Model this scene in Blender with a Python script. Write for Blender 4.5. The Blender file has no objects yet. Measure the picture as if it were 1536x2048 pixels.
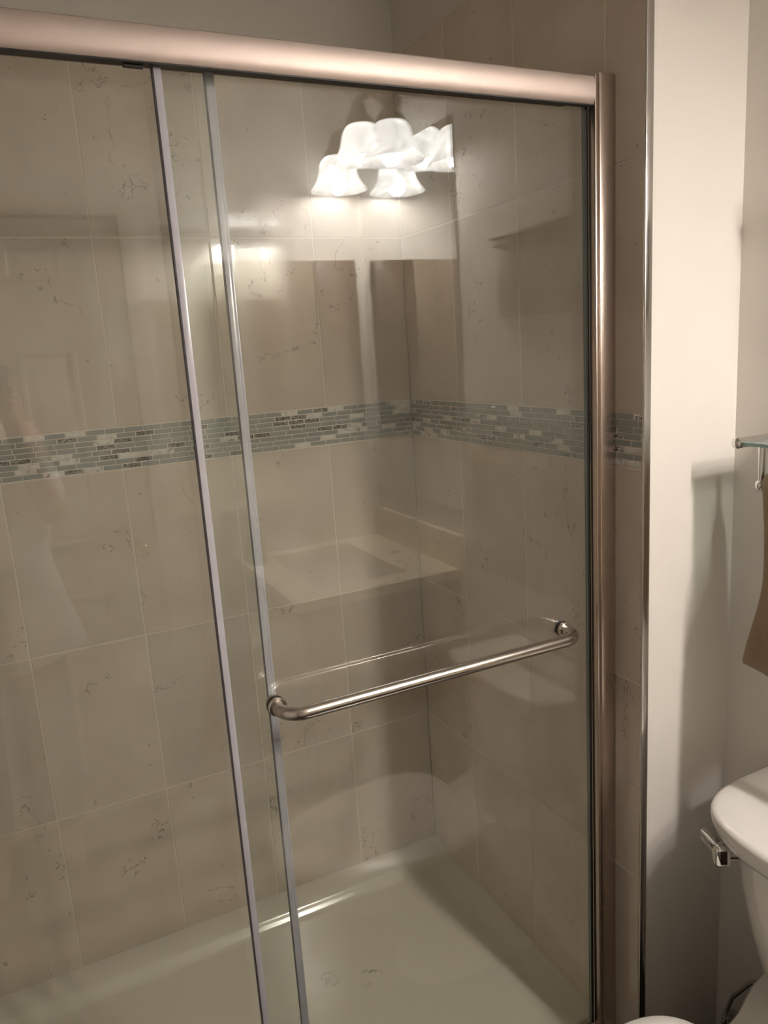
import bpy, bmesh, math, random
from mathutils import Vector, Matrix
PI = math.pi
random.seed(7)
S = bpy.context.scene
COL = S.collection

# ------------------------------------------------------------------ camera
cam = bpy.data.cameras.new('camera')
cam.sensor_fit = 'VERTICAL'; cam.sensor_height = 36.0; cam.sensor_width = 27.0
cam.lens = 1525.1 / 2048.0 * 36.0
cam.clip_start = 0.01
camo = bpy.data.objects.new('camera', cam); COL.objects.link(camo)
CAM_LOC = Vector((-0.97945, -1.85504, 1.56899))
yaw, pitch, roll = math.radians(25.3100), math.radians(-12.0871), math.radians(-3.7329)
F = Vector((math.sin(yaw)*math.cos(pitch), math.cos(yaw)*math.cos(pitch), math.sin(pitch)))
R0 = Vector((math.cos(yaw), -math.sin(yaw), 0)); U0 = R0.cross(F)
Rr = R0*math.cos(roll) + U0*math.sin(roll); Uu = -R0*math.sin(roll) + U0*math.cos(roll)
m = Matrix((Rr, Uu, -F)).transposed().to_4x4(); m.translation = CAM_LOC
camo.matrix_world = m
S.camera = camo

# ------------------------------------------------------------------ world, exposure, sampling quality
W = bpy.data.worlds.new('night'); S.world = W; W.use_nodes = True
W.node_tree.nodes['Background'].inputs[0].default_value = (0.02, 0.018, 0.016, 1)
W.node_tree.nodes['Background'].inputs[1].default_value = 0.2
S.view_settings.view_transform = 'Standard'; S.view_settings.look = 'None'
S.view_settings.gamma = 1.0; S.view_settings.use_curve_mapping = False
S.view_settings.exposure = 0.38
BULB = 450.0                       # emission of the three bulbs
SHADE = 16.0                       # glow of their lit alabaster shades
try:
    S.cycles.use_denoising = True; S.cycles.denoiser = 'OPENIMAGEDENOISE'
    S.cycles.max_bounces = 8; S.cycles.diffuse_bounces = 4; S.cycles.glossy_bounces = 5
    S.cycles.use_adaptive_sampling = True; S.cycles.adaptive_threshold = 0.015
    S.cycles.transmission_bounces = 8; S.cycles.transparent_max_bounces = 24
    S.cycles.sample_clamp_indirect = 40.0
    S.cycles.caustics_reflective = False; S.cycles.caustics_refractive = False
except Exception:
    pass

# ------------------------------------------------------------------ materials
class NT:
    def __init__(s, name):
        s.m = bpy.data.materials.new(name); s.m.use_nodes = True
        s.t = s.m.node_tree; s.t.nodes.clear()
        s.out = s.t.nodes.new('ShaderNodeOutputMaterial')
    def n(s, typ, **kw):
        nd = s.t.nodes.new(typ)
        for k, v in kw.items(): setattr(nd, k, v)
        return nd
    def l(s, a, b): s.t.links.new(a, b)
    def math(s, op, a, b=None, c=None):
        nd = s.n('ShaderNodeMath', operation=op)
        for i, v in enumerate((a, b, c)):
            if v is None: continue
            if hasattr(v, 'links'): s.l(v, nd.inputs[i])
            else: nd.inputs[i].default_value = v
        return nd.outputs[0]
    def mix(s, fac, a, b, blend='MIX'):
        nd = s.n('ShaderNodeMix', data_type='RGBA', blend_type=blend)
        for i, v in ((0, fac), (6, a), (7, b)):
            if hasattr(v, 'links'): s.l(v, nd.inputs[i])
            elif i == 0: nd.inputs[0].default_value = v
            else: nd.inputs[i].default_value = (*v, 1)
        return nd.outputs[2]
    def noise(s, scale, detail=3, rough=0.5, vec=None, dist=0.0):
        nd = s.n('ShaderNodeTexNoise'); nd.inputs['Scale'].default_value = scale
        nd.inputs['Detail'].default_value = detail; nd.inputs['Roughness'].default_value = rough
        nd.inputs['Distortion'].default_value = dist
        if vec is not None: s.l(vec, nd.inputs['Vector'])
        return nd.outputs['Fac']
    def coord(s): return s.n('ShaderNodeTexCoord').outputs['Object']
    def ramp(s, fac, stops):
        nd = s.n('ShaderNodeValToRGB'); s.l(fac, nd.inputs[0])
        e = nd.color_ramp.elements
        while len(e) < len(stops): e.new(0.5)
        for i, (p, c) in enumerate(stops):
            e[i].position = p; e[i].color = (*c, 1) if len(c) == 3 else c
        return nd.outputs[0]
    def pbsdf(s, **kw):
        p = s.n('ShaderNodeBsdfPrincipled')
        for k, v in kw.items():
            k = k.replace('_', ' ')
            if hasattr(v, 'links'): s.l(v, p.inputs[k])
            elif isinstance(v, tuple): p.inputs[k].default_value = (*v, 1)
            else: p.inputs[k].default_value = v
        s.l(p.outputs[0], s.out.inputs[0]); return p
    def bump(s, h, strength, dist=0.001):
        b = s.n('ShaderNodeBump'); b.inputs['Strength'].default_value = strength
        b.inputs['Distance'].default_value = dist; s.l(h, b.inputs['Height'])
        return b.outputs[0]

def mat_plain(name, col, rough=0.5, metal=0.0, var=0.06, scale=8, bump=0.0, bscale=200, coat=0.0, spec=0.5, sheen=0.0):
    t = NT(name); v = t.coord(); f = t.noise(scale, 3, 0.55, v)
    lo = tuple(c*(1-var) for c in col); hi = tuple(min(1, c*(1+var)) for c in col)
    kw = dict(Base_Color=t.mix(f, lo, hi), Roughness=rough, Metallic=metal)
    p = t.pbsdf(**kw)
    p.inputs['Specular IOR Level'].default_value = spec
    if coat: p.inputs['Coat Weight'].default_value = coat; p.inputs['Coat Roughness'].default_value = 0.05
    if sheen: p.inputs['Sheen Weight'].default_value = sheen
    if bump: t.l(t.bump(t.noise(bscale, 2, 0.6, v), bump), p.inputs['Normal'])
    return t.m

def mat_brushed(name, col, rough, along, streak=0.12):
    t = NT(name); v = t.coord()
    mp = t.n('ShaderNodeMapping'); t.l(v, mp.inputs[0])
    sc = [900, 900, 900]; sc[along] = 14; mp.inputs['Scale'].default_value = sc
    f = t.noise(1.0, 4, 0.7, mp.outputs[0]); g = t.noise(9, 3, 0.6, v)
    mix = t.math('MULTIPLY_ADD', f, 0.6, t.math('MULTIPLY', g, 0.4))
    lo = tuple(c*(1-streak) for c in col); hi = tuple(min(1, c*(1+streak)) for c in col)
    p = t.pbsdf(Base_Color=t.mix(mix, lo, hi), Metallic=1.0,
                Roughness=t.math('MULTIPLY_ADD', f, 0.12, rough-0.06))
    t.l(t.bump(f, 0.06, 0.0005), p.inputs['Normal'])
    return t.m

def mat_tile():
    t = NT('polished_beige_marble_tile'); v = t.coord()
    at = t.n('ShaderNodeAttribute', attribute_name='tint')
    off = t.n('ShaderNodeVectorMath', operation='SCALE'); t.l(at.outputs['Vector'], off.inputs[0]); off.inputs['Scale'].default_value = 17.0
    ad = t.n('ShaderNodeVectorMath', operation='ADD'); t.l(v, ad.inputs[0]); t.l(off.outputs[0], ad.inputs[1])
    vec = ad.outputs[0]
    cloud = t.noise(5.5, 4, 0.55, vec); fine = t.noise(38, 4, 0.65, vec)
    base = t.ramp(cloud, [(0.28, (0.590, 0.495, 0.405)), (0.5, (0.665, 0.566, 0.474)), (0.72, (0.715, 0.625, 0.538))])
    base = t.mix(t.math('MULTIPLY', fine, 0.35), base, (0.60, 0.505, 0.42))
    sp = t.n('ShaderNodeSeparateColor'); t.l(at.outputs['Color'], sp.inputs[0])
    k = t.math('MULTIPLY_ADD', sp.outputs[0], 0.10, 0.95)
    kc = t.n('ShaderNodeCombineColor'); [t.l(k, kc.inputs[i]) for i in range(3)]
    base = t.mix(1.0, base, kc.outputs[0], 'MULTIPLY')
    # thin brown crack veins, only here and there
    vn = t.noise(3.4, 6, 0.60, vec, 0.35)
    d = t.math('ABSOLUTE', t.math('SUBTRACT', vn, 0.5))
    line = t.math('LESS_THAN', d, 0.0024)
    mk = t.math('GREATER_THAN', t.noise(3.6, 2, 0.5, vec, 0.3), 0.575)
    mk2 = t.math('GREATER_THAN', t.noise(30, 2, 0.6, vec), 0.43)
    base = t.mix(t.math('MULTIPLY', t.math('MULTIPLY', line, mk), t.math('MULTIPLY', mk2, 0.52)), base, (0.15, 0.105, 0.07))
    spot = t.math('GREATER_THAN', t.noise(55, 1, 0.4, vec), 0.785)
    base = t.mix(t.math('MULTIPLY', spot, 0.4), base, (0.24, 0.18, 0.12))
    p = t.pbsdf(Base_Color=base, Roughness=0.075)
    p.inputs['Specular IOR Level'].default_value = 0.75
    t.l(t.bump(t.noise(34, 2, 0.5, vec), 0.035, 0.004), p.inputs['Normal'])
    return t.m

def mat_paint(name, col, rough=0.55):
    t = NT(name); v = t.coord(); f = t.noise(1.7, 3, 0.5, v)
    p = t.pbsdf(Base_Color=t.mix(f, tuple(c*0.975 for c in col), tuple(min(1, c*1.02) for c in col)), Roughness=rough)
    p.inputs['Specular IOR Level'].default_value = 0.3
    t.l(t.bump(t.noise(420, 2, 0.5, v), 0.05, 0.0008), p.inputs['Normal'])
    return t.m

def mat_pane(name, tint, f0=0.052, haze=0.012):
    """clear sheet: Schlick reflection at every face, tinted straight-through transmission, a little soap haze"""
    t = NT(name); g = t.n('ShaderNodeNewGeometry')
    dt = t.n('ShaderNodeVectorMath', operation='DOT_PRODUCT'); t.l(g.outputs['Normal'], dt.inputs[0]); t.l(g.outputs['Incoming'], dt.inputs[1])
    c = t.math('SUBTRACT', 1.0, t.math('ABSOLUTE', dt.outputs['Value']))
    fr = t.math('MULTIPLY_ADD', t.math('POWER', c, 5.0), 1-f0, f0)
    tr = t.n('ShaderNodeBsdfTransparent'); tr.inputs[0].default_value = (*tint, 1)
    gl = t.n('ShaderNodeBsdfGlossy'); gl.inputs['Roughness'].default_value = 0.0
    df = t.n('ShaderNodeBsdfDiffuse'); df.inputs[0].default_value = (0.75, 0.78, 0.75, 1)
    hz = t.n('ShaderNodeMixShader')
    t.l(t.math('MULTIPLY', t.noise(3.0, 5, 0.6, t.coord()), haze*2), hz.inputs[0])
    t.l(tr.outputs[0], hz.inputs[1]); t.l(df.outputs[0], hz.inputs[2])
    mx = t.n('ShaderNodeMixShader'); t.l(fr, mx.inputs[0]); t.l(hz.outputs[0], mx.inputs[1]); t.l(gl.outputs[0], mx.inputs[2])
    t.l(mx.outputs[0], t.out.inputs[0]); return t.m

def mat_vinyl():
    t = NT('clear_vinyl_seal'); v = t.coord()
    tr = t.n('ShaderNodeBsdfTransparent'); tr.inputs[0].default_value = (0.72, 0.72, 0.75, 1)
    p = t.n('ShaderNodeBsdfPrincipled'); p.inputs['Roughness'].default_value = 0.16
    t.l(t.mix(t.noise(30, 2, 0.5, v), (0.56, 0.54, 0.58), (0.72, 0.70, 0.74)), p.inputs['Base Color'])
    mx = t.n('ShaderNodeMixShader'); mx.inputs[0].default_value = 0.72
    t.l(tr.outputs[0], mx.inputs[1]); t.l(p.outputs[0], mx.inputs[2]); t.l(mx.outputs[0], t.out.inputs[0]); return t.m

def mat_alabaster(name, glow):
    t = NT(name); v = t.coord()
    f = t.noise(9, 5, 0.6, v, 1.6)
    c = t.ramp(f, [(0.34, (0.36, 0.345, 0.325)), (0.5, (0.56, 0.54, 0.515)), (0.68, (0.92, 0.90, 0.87))])
    df = t.n('ShaderNodeBsdfDiffuse'); df.inputs[0].default_value = (0.07, 0.07, 0.068, 1)
    em = t.n('ShaderNodeEmission'); t.l(c, em.inputs[0]); em.inputs[1].default_value = glow
    gl = t.n('ShaderNodeBsdfGlossy'); gl.inputs['Roughness'].default_value = 0.15
    b = t.n('ShaderNodeMixShader'); b.inputs[0].default_value = 0.05
    t.l(df.outputs[0], b.inputs[1]); t.l(gl.outputs[0], b.inputs[2])
    a = t.n('ShaderNodeAddShader'); t.l(b.outputs[0], a.inputs[0]); t.l(em.outputs[0], a.inputs[1])
    t.l(a.outputs[0], t.out.inputs[0]); return t.m

def mat_bulb():
    t = NT('lit_bulb'); e = t.n('ShaderNodeEmission')
    e.inputs[0].default_value = (1.0, 0.92, 0.85, 1); e.inputs[1].default_value = BULB
    t.l(e.outputs[0], t.out.inputs[0]); return t.m

def mat_foil():
    t = NT('crackled_silver_foil_glass'); v = t.coord()
    vo = t.n('ShaderNodeTexVoronoi'); vo.inputs['Scale'].default_value = 330; t.l(v, vo.inputs['Vector'])
    sp = t.n('ShaderNodeSeparateColor'); t.l(vo.outputs['Color'], sp.inputs[0])
    c = t.ramp(sp.outputs[0], [(0.0, (0.12, 0.12, 0.12)), (0.4, (0.55, 0.55, 0.53)), (1.0, (0.98, 0.97, 0.94))])
    p = t.pbsdf(Base_Color=c, Metallic=0.85, Roughness=0.22)
    t.l(t.bump(vo.outputs['Distance'], 1.0, 0.004), p.inputs['Normal']); return t.m

def mat_marble_chip():
    t = NT('white_marble_chip'); v = t.coord()
    f = t.noise(26, 5, 0.6, v, 2.0)
    c = t.ramp(f, [(0.34, (0.30, 0.27, 0.25)), (0.43, (0.66, 0.62, 0.57)), (0.6, (0.78, 0.74, 0.68))])
    t.pbsdf(Base_Color=c, Roughness=0.2); return t.m

def mat_towel():
    t = NT('brown_terry'); v = t.coord()
    f = t.noise(420, 2, 0.7, v); g = t.noise(60, 3, 0.6, v)
    c = t.mix(f, (0.19, 0.125, 0.075), (0.50, 0.365, 0.24)); c = t.mix(t.math('MULTIPLY', g, 0.5), c, (0.32, 0.225, 0.14))
    p = t.pbsdf(Base_Color=c, Roughness=0.95); p.inputs['Sheen Weight'].default_value = 0.25
    p.inputs['Specular IOR Level'].default_value = 0.1
    t.l(t.bump(f, 0.9, 0.003), p.inputs['Normal']); return t.m

def mat_wood(name, a, b, rough=0.35):
    t = NT(name); v = t.coord(); mp = t.n('ShaderNodeMapping'); t.l(v, mp.inputs[0]); mp.inputs['Scale'].default_value = (18, 18, 1.6)
    f = t.noise(2.2, 5, 0.6, mp.outputs[0], 1.2)
    t.pbsdf(Base_Color=t.mix(f, a, b), Roughness=rough); return t.m

def mat_tray():
    """white acrylic with a few small brown water marks on the floor of the tray"""
    t = NT('white_acrylic_tray'); v = t.coord()
    base = t.mix(t.noise(3, 3, 0.5, v), (0.665, 0.625, 0.525), (0.70, 0.66, 0.56))
    sx = t.n('ShaderNodeSeparateXYZ'); t.l(v, sx.inputs[0])
    tot = None
    for cx, cy, rx, ry, k in ((-0.395, -0.328, 0.009, 0.0045, 0.6), (-0.381, -0.336, 0.009, 0.0045, 0.6), (-0.367, -0.343, 0.008, 0.0045, 0.6), (-0.405, -0.372, 0.012, 0.012, 0.22), (-0.478, -0.308, 0.026, 0.026, 0.22), (-0.358, -0.352, 0.005, 0.004, 0.5)):
        dx = t.math('DIVIDE', t.math('SUBTRACT', sx.outputs[0], cx), rx); dy = t.math('DIVIDE', t.math('SUBTRACT', sx.outputs[1], cy), ry)
        d = t.math('ADD', t.math('MULTIPLY', dx, dx), t.math('MULTIPLY', dy, dy))
        mk = t.math('MULTIPLY', t.math('MULTIPLY', t.math('LESS_THAN', d, 1.0), t.math('GREATER_THAN', t.noise(160, 3, 0.6, v), 0.5)), k)
        tot = mk if tot is None else t.math('MAXIMUM', tot, mk)
    base = t.mix(tot, base, (0.16, 0.10, 0.07))
    p = t.pbsdf(Base_Color=base, Roughness=0.13)
    t.l(t.bump(t.noise(700, 2, 0.6, v), 0.05), p.inputs['Normal'])
    return t.m

M = {}
M['tile'] = mat_tile()
M['grout'] = mat_plain('sanded_grout', (0.71, 0.63, 0.535), 0.8, var=0.08, scale=60, bump=0.3, bscale=900)
M['paint'] = mat_paint('warm_white_paint', (0.755, 0.718, 0.662))
M['ceil'] = mat_paint('ceiling_paint', (0.82, 0.80, 0.76))
M['doorpaint'] = mat_paint('door_enamel', (0.74, 0.70, 0.63), 0.35)
M['mglass'] = mat_plain('grey_glass_mosaic', (0.330, 0.338, 0.305), 0.10, var=0.16, scale=24, coat=0.3)
M['mfoil'] = mat_foil(); M['mmarble'] = mat_marble_chip()
M['tray'] = mat_tray()
M['nickel_x'] = mat_brushed('brushed_nickel_rail', (0.53, 0.445, 0.40), 0.54, 0)
M['nickel_z'] = mat_brushed('brushed_nickel_jamb', (0.60, 0.50, 0.435), 0.25, 2)
M['nickel_bar'] = mat_brushed('brushed_nickel_bar', (0.56, 0.51, 0.46), 0.24, 0, 0.06)
M['bronze'] = mat_plain('brushed_nickel_lamp_metal', (0.22, 0.18, 0.15), 0.32, 1.0, var=0.1, scale=30)
M['edge_trim'] = mat_brushed('satin_aluminium_edge', (0.72, 0.70, 0.68), 0.20, 2, 0.05)
M['chrome'] = mat_plain('polished_chrome', (0.74, 0.73, 0.71), 0.06, 1.0, var=0.03)
M['pane'] = mat_pane('shower_glass', (0.982, 0.995, 0.980), haze=0.022)
M['pane_edge'] = mat_plain('green_glass_edge', (0.16, 0.21, 0.18), 0.12, var=0.1, scale=12)
M['gasket_shade'] = mat_plain('black_rubber_and_rail_shade', (0.012, 0.010, 0.009), 0.5)  # rubber black, also the painted shade under the header rail
M['vinyl'] = mat_vinyl(); M['fin'] = mat_plain('grey_seal_fin', (0.085, 0.075, 0.085), 0.4)
M['china'] = mat_plain('white_vitreous_china', (0.80, 0.77, 0.72), 0.10, var=0.015, scale=2, coat=0.4)
M['seat'] = mat_plain('white_seat_plastic', (0.84, 0.81, 0.76), 0.18, var=0.015, scale=2)
M['stone'] = mat_plain('cream_quartz', (0.88, 0.79, 0.61), 0.20, var=0.05, scale=40)
M['mirror'] = mat_plain('mirror_silver', (0.90, 0.91, 0.90), 0.0, 1.0, var=0.0)
M['shade'] = mat_alabaster('lit_alabaster_lamp_glass', SHADE); M['shade_in'] = mat_alabaster('lit_alabaster_inner_face', SHADE*0.55); M['bulb'] = mat_bulb()
M['shelfglass'] = mat_pane('frosted_shelf_glass', (0.70, 0.76, 0.74), haze=0.30)
M['shelfedge'] = mat_plain('aqua_glass_edge', (0.36, 0.50, 0.49), 0.1, var=0.1, scale=14)
M['towel'] = mat_towel()
M['wood'] = mat_wood('dark_walnut', (0.050, 0.030, 0.018), (0.120, 0.075, 0.045))
M['tan'] = mat_wood('tan_wood', (0.20, 0.155, 0.11), (0.30, 0.24, 0.175))
M['plaque'] = mat_plain('brown_plaque', (0.13, 0.10, 0.070), 0.35, var=0.2, scale=14)
M['plaque_relief'] = mat_plain('olive_relief', (0.22, 0.19, 0.14), 0.4, var=0.2, scale=22)
M['floor'] = mat_plain('dark_brown_floor_tile', (0.055, 0.040, 0.030), 0.3, var=0.12, scale=5)
M['plastic_white'] = mat_plain('ivory_plastic', (0.72, 0.68, 0.60), 0.35, var=0.02)
M['dark'] = mat_plain('painted_hole_shade', (0.03, 0.026, 0.022), 0.5)  # near-black colour stands in for the shade inside holes and slots
M['skin'] = mat_plain('skin', (0.55, 0.34, 0.25), 0.5, var=0.06, scale=12)
M['shirt'] = mat_plain('white_cotton', (0.78, 0.76, 0.72), 0.9, var=0.05, scale=20, bump=0.2, bscale=300)
M['pants'] = mat_plain('charcoal_cotton', (0.06, 0.055, 0.05), 0.9, var=0.1, scale=20)
M['hair'] = mat_plain('dark_brown_hair', (0.05, 0.032, 0.02), 0.5, var=0.2, scale=60)
M['phone'] = mat_plain('dark_phone_glass', (0.03, 0.03, 0.032), 0.12)
M['soap'] = mat_plain('pale_green_soap_bottle', (0.36, 0.42, 0.32), 0.15, var=0.08, scale=10)
M['clearknob'] = mat_plain('bright_brass_knob', (0.86, 0.74, 0.46), 0.08, 1.0, var=0.04)

# ------------------------------------------------------------------ geometry helpers
def obj(name, bm, mats, parent=None, smooth=None):
    me = bpy.data.meshes.new(name)
    bmesh.ops.recalc_face_normals(bm, faces=bm.faces[:])
    bm.to_mesh(me); bm.free()
    for mm in (mats if isinstance(mats, (list, tuple)) else [mats]): me.materials.append(mm)
    if smooth:
        for p in me.polygons: p.use_smooth = True
        me.set_sharp_from_angle(angle=math.radians(smooth))
    o = bpy.data.objects.new(name, me); COL.objects.link(o)
    if parent is not None:
        o.parent = parent
        o.matrix_parent_inverse = Matrix.Translation(parent.location).inverted() if parent.type == 'EMPTY' else Matrix.Identity(4)
    return o
def thing(name, label, cat, loc, group=None):
    o = bpy.data.objects.new(name, None); COL.objects.link(o); o.location = loc
    o.empty_display_size = 0.05
    o['label'] = label; o['category'] = cat
    if group: o['group'] = group
    return o
def tag(o, label, cat, group=None):
    o['label'] = label; o['category'] = cat
    if group: o['group'] = group
    return o
def struct(o, label=None):
    o['kind'] = 'structure'
    if label: o['label'] = label
    return o
def box(bm, x0, x1, y0, y1, z0, z1, bev=0.0, seg=2, mi=0):
    b = bmesh.new()
    bmesh.ops.create_cube(b, size=1.0)
    for v in b.verts:
        v.co = Vector(((x0+x1)/2 + v.co.x*(x1-x0), (y0+y1)/2 + v.co.y*(y1-y0), (z0+z1)/2 + v.co.z*(z1-z0)))
    if bev: bmesh.ops.bevel(b, geom=b.edges[:], offset=bev, segments=seg, profile=0.5, affect='EDGES')
    join(bm, b, mi)
def join(bm, b, mi=None):
    vm = {}
    for v in b.verts: vm[v] = bm.verts.new(v.co)
    for f in b.faces:
        try:
            nf = bm.faces.new([vm[v] for v in f.verts]); nf.material_index = f.material_index if mi is None else mi
        except ValueError: pass
    b.free()
def rings(bm, rs, cap0=True, cap1=True, closed=True, mi=0):
    """skin a list of rings (lists of Vectors of equal length)"""
    vs = [[bm.verts.new(p) for p in r] for r in rs]
    n = len(vs[0])
    for a, b in zip(vs[:-1], vs[1:]):
        for i in range(n if closed else n-1):
            j = (i+1) % n
            f = bm.faces.new((a[i], a[j], b[j], b[i])); f.material_index = mi
    if cap0: bm.faces.new(vs[0][::-1]).material_index = mi
    if cap1: bm.faces.new(vs[-1]).material_index = mi
    return vs
def tube(bm, pts, r, n=16, cap=True, mi=0):
    pts = [Vector(p) for p in pts]
    rs = []; up = None
    for i, p in enumerate(pts):
        d = (pts[min(i+1, len(pts)-1)] - pts[max(i-1, 0)]).normalized()
        if up is None:
            up = Vector((0, 0, 1)) if abs(d.z) < 0.9 else Vector((1, 0, 0))
        a = d.cross(up).normalized(); up = a.cross(d).normalized()
        rad = r[i] if isinstance(r, (list, tuple)) else r
        rs.append([p + (a*math.cos(2*PI*k/n) + up*math.sin(2*PI*k/n))*rad for k in range(n)])
    rings(bm, rs, cap, cap, True, mi)
def lathe(bm, prof, c, n=32, axis='Z', cap0=False, cap1=False, mi=0):
    """prof: list of (radius, height) along the axis from centre c"""
    rs = []
    for r, h in prof:
        ring = []
        for k in range(n):
            a = 2*PI*k/n; u, w = r*math.cos(a), r*math.sin(a)
            ring.append(Vector(c) + (Vector((u, w, h)) if axis == 'Z' else Vector((h, u, w)) if axis == 'X' else Vector((w, h, u))))
        rs.append(ring)
    rings(bm, rs, cap0, cap1, True, mi)
def ball(bm, c, r, n=20, sq=(1, 1, 1), mi=0):
    b = bmesh.new(); bmesh.ops.create_uvsphere(b, u_segments=n, v_segments=max(8, n//2), radius=r)
    for v in b.verts: v.co = Vector(c) + Vector((v.co.x*sq[0], v.co.y*sq[1], v.co.z*sq[2]))
    join(bm, b, mi)
def fillet_path(pts, r, seg=8):
    pts = [Vector(p) for p in pts]; out = [pts[0]]
    for a, b, c in zip(pts[:-2], pts[1:-1], pts[2:]):
        u, w = (a-b).normalized(), (c-b).normalized()
        ang = u.angle(w); t = r/math.tan(ang/2)
        p0, p1 = b+u*t, b+w*t
        cen = b + (u+w).normalized()*(r/math.sin(ang/2))
        for k in range(seg+1):
            v = (p0-cen).lerp(p1-cen, k/seg).normalized()*r
            out.append(cen+v)
    out.append(pts[-1]); return out

# ------------------------------------------------------------------ dimensions (metres; x right, y into the shower, z up)
XR = 0.23            # right room wall
YF = -0.857          # face of the stub wall beside the shower
YB = -2.28           # wall behind the photographer
XL = -1.52           # left wall of shower and room
ZC = 2.44            # ceiling
ZT, Z2, Z1, ZM0, ZM1, ZA, ZTOP = 0.09, 0.506, 0.9224, 1.3324, 1.4303, 1.8468, 2.269
TW = 0.2593
TT = 0.009           # tile thickness

# ------------------------------------------------------------------ room shell
def slab(name, x0, x1, y0, y1, z0, z1, mat, label=None):
    bm = bmesh.new(); box(bm, x0, x1, y0, y1, z0, z1); o = obj(name, bm, mat); return struct(o, label)
slab('floor', XL-0.1, XR+0.1, YB-0.1, -0.0+0.1, -0.06, 0.0, M['floor'])
slab('ceiling', XL-0.1, XR+0.1, YB-0.1, 0.1, ZC, ZC+0.06, M['ceil'])
wall_back = slab('wall_back', XL, 0.009, TT, 0.1, 0.0, ZC, M['paint'], 'back wall of the shower, beige tile with grey mosaic band')
wall_stub = slab('wall_shower_right', TT, XR+0.1, YF, 0.1, 0.0, ZC, M['paint'], 'right shower wall, tiled inside, white painted on its end face')
slab('wall_right', XR, XR+0.1, YB, YF, 0.0, ZC, M['paint'], 'white wall behind the toilet')
wall_left = slab('wall_left', XL-0.1, XL, YB, 0.1, 0.0, ZC, M['paint'])
# wall behind the photographer with a door opening
bm = bmesh.new()
DX0, DX1, DZ = -1.31, -0.592, 2.03
box(bm, DX1, XR+0.1, YB-0.1, YB, 0, ZC); box(bm, XL-0.1, DX0, YB-0.1, YB, 0, ZC); box(bm, DX0, DX1, YB-0.1, YB, DZ, ZC)
struct(obj('wall_front', bm, M['paint']), 'wall with the door, seen only reflected in the glass')

# ------------------------------------------------------------------ tile work
def tile_piece(bm, lay, o, eu, ev, en, u0, u1, v0, v1, th, ch, mi=0, tint=None):
    """chamfered tile on the plane o + u*eu + v*ev, front towards en"""
    def P(u, v, n): return o + eu*u + ev*v + en*n
    back = [bm.verts.new(P(u, v, -th)) for u, v in ((u0, v0), (u1, v0), (u1, v1), (u0, v1))]
    side = [bm.verts.new(P(u, v, -ch)) for u, v in ((u0, v0), (u1, v0), (u1, v1), (u0, v1))]
    fr = [bm.verts.new(P(u, v, 0)) for u, v in ((u0+ch, v0+ch), (u1-ch, v0+ch), (u1-ch, v1-ch), (u0+ch, v1-ch))]
    fs = [bm.faces.new(fr)]
    for i in range(4):
        j = (i+1) % 4
        fs.append(bm.faces.new((side[i], side[j], fr[j], fr[i]))); fs.append(bm.faces.new((back[i], back[j], side[j], side[i])))
    t = tint or (random.random(), random.random(), random.random())
    for f in fs:
        f.material_index = mi
        for lp in f.loops: lp[lay] = (*t, 1.0)
def tiled(parent, o, eu, en, cols, rows, skip=None):
    bm = bmesh.new(); lay = bm.loops.layers.float_color.new('tint'); ev = Vector((0, 0, 1)); g = 0.0017
    for u0, u1 in zip(cols[:-1], cols[1:]):
        for v0, v1 in rows:
            if u1-u0 < 0.02: continue
            tile_piece(bm, lay, o, eu, ev, en, u0+g, u1-g, v0+g, v1-g, TT*0.8, 0.0011)
    return obj('wall_tiles', bm, M['tile'], parent)
def grout_bed(parent, o, eu, en, u0, u1, v0, v1):
    bm = bmesh.new(); vs = []
    for n in (-0.0008, -TT):
        for u, v in ((u0, v0), (u1, v0), (u1, v1), (u0, v1)): vs.append(bm.verts.new(o+eu*u+Vector((0, 0, v))+en*n))
    bm.faces.new(vs[:4]); bm.faces.new(vs[4:][::-1])
    for i in range(4):
        j = (i+1) % 4; bm.faces.new((vs[i], vs[4+i], vs[4+j], vs[j]))
    return obj('grout', bm, M['grout'], parent)
def mosaic(parent, o, eu, en, u0, u1):
    bm = bmesh.new(); lay = bm.loops.layers.float_color.new('tint'); ev = Vector((0, 0, 1))
    rows = 8; ph = (ZM1-ZM0-0.002)/rows; pw = 0.0425; g = 0.0010
    for r in range(rows):
        off = (0.5*pw if r % 2 else 0.0) + random.uniform(-0.25, 0.25)*pw
        u = u0 - pw + off
        while u < u1:
            a, b = max(u, u0)+g, min(u+pw, u1)-g
            if b-a > 0.004:
                q = random.random(); mi = 0 if q < 0.72 else (1 if q < 0.86 else 2)
                rec = 0.0 if mi != 2 else -0.0004
                tile_piece(bm, lay, o+en*rec, eu, ev, en, a, b, ZM0+0.001+r*ph+g, ZM0+0.001+(r+1)*ph-g, TT*0.6, 0.0007, mi)
            u += pw
    return obj('mosaic_band', bm, [M['mglass'], M['mmarble'], M['mfoil']], parent)
ROWS = [(ZT-0.02, Z2), (Z2, Z1), (Z1, ZM0), (ZM1, ZA), (ZA, ZTOP)]
EX, EY = Vector((1, 0, 0)), Vector((0, 1, 0))
# back wall (u = distance from the right corner, running left)
cols = [0.0005, 0.24826]
while cols[-1] < -XL: cols.append(min(cols[-1]+TW, -XL))
grout_bed(wall_back, Vector((0, 0, 0)), -EX, -EY, 0.0, -XL, ZT-0.02, ZTOP)
tiled(wall_back, Vector((0, 0, 0)), -EX, -EY, cols, ROWS)
mosaic(wall_back, Vector((0, 0, 0)), -EX, -EY, 0.0005, -XL)
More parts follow.
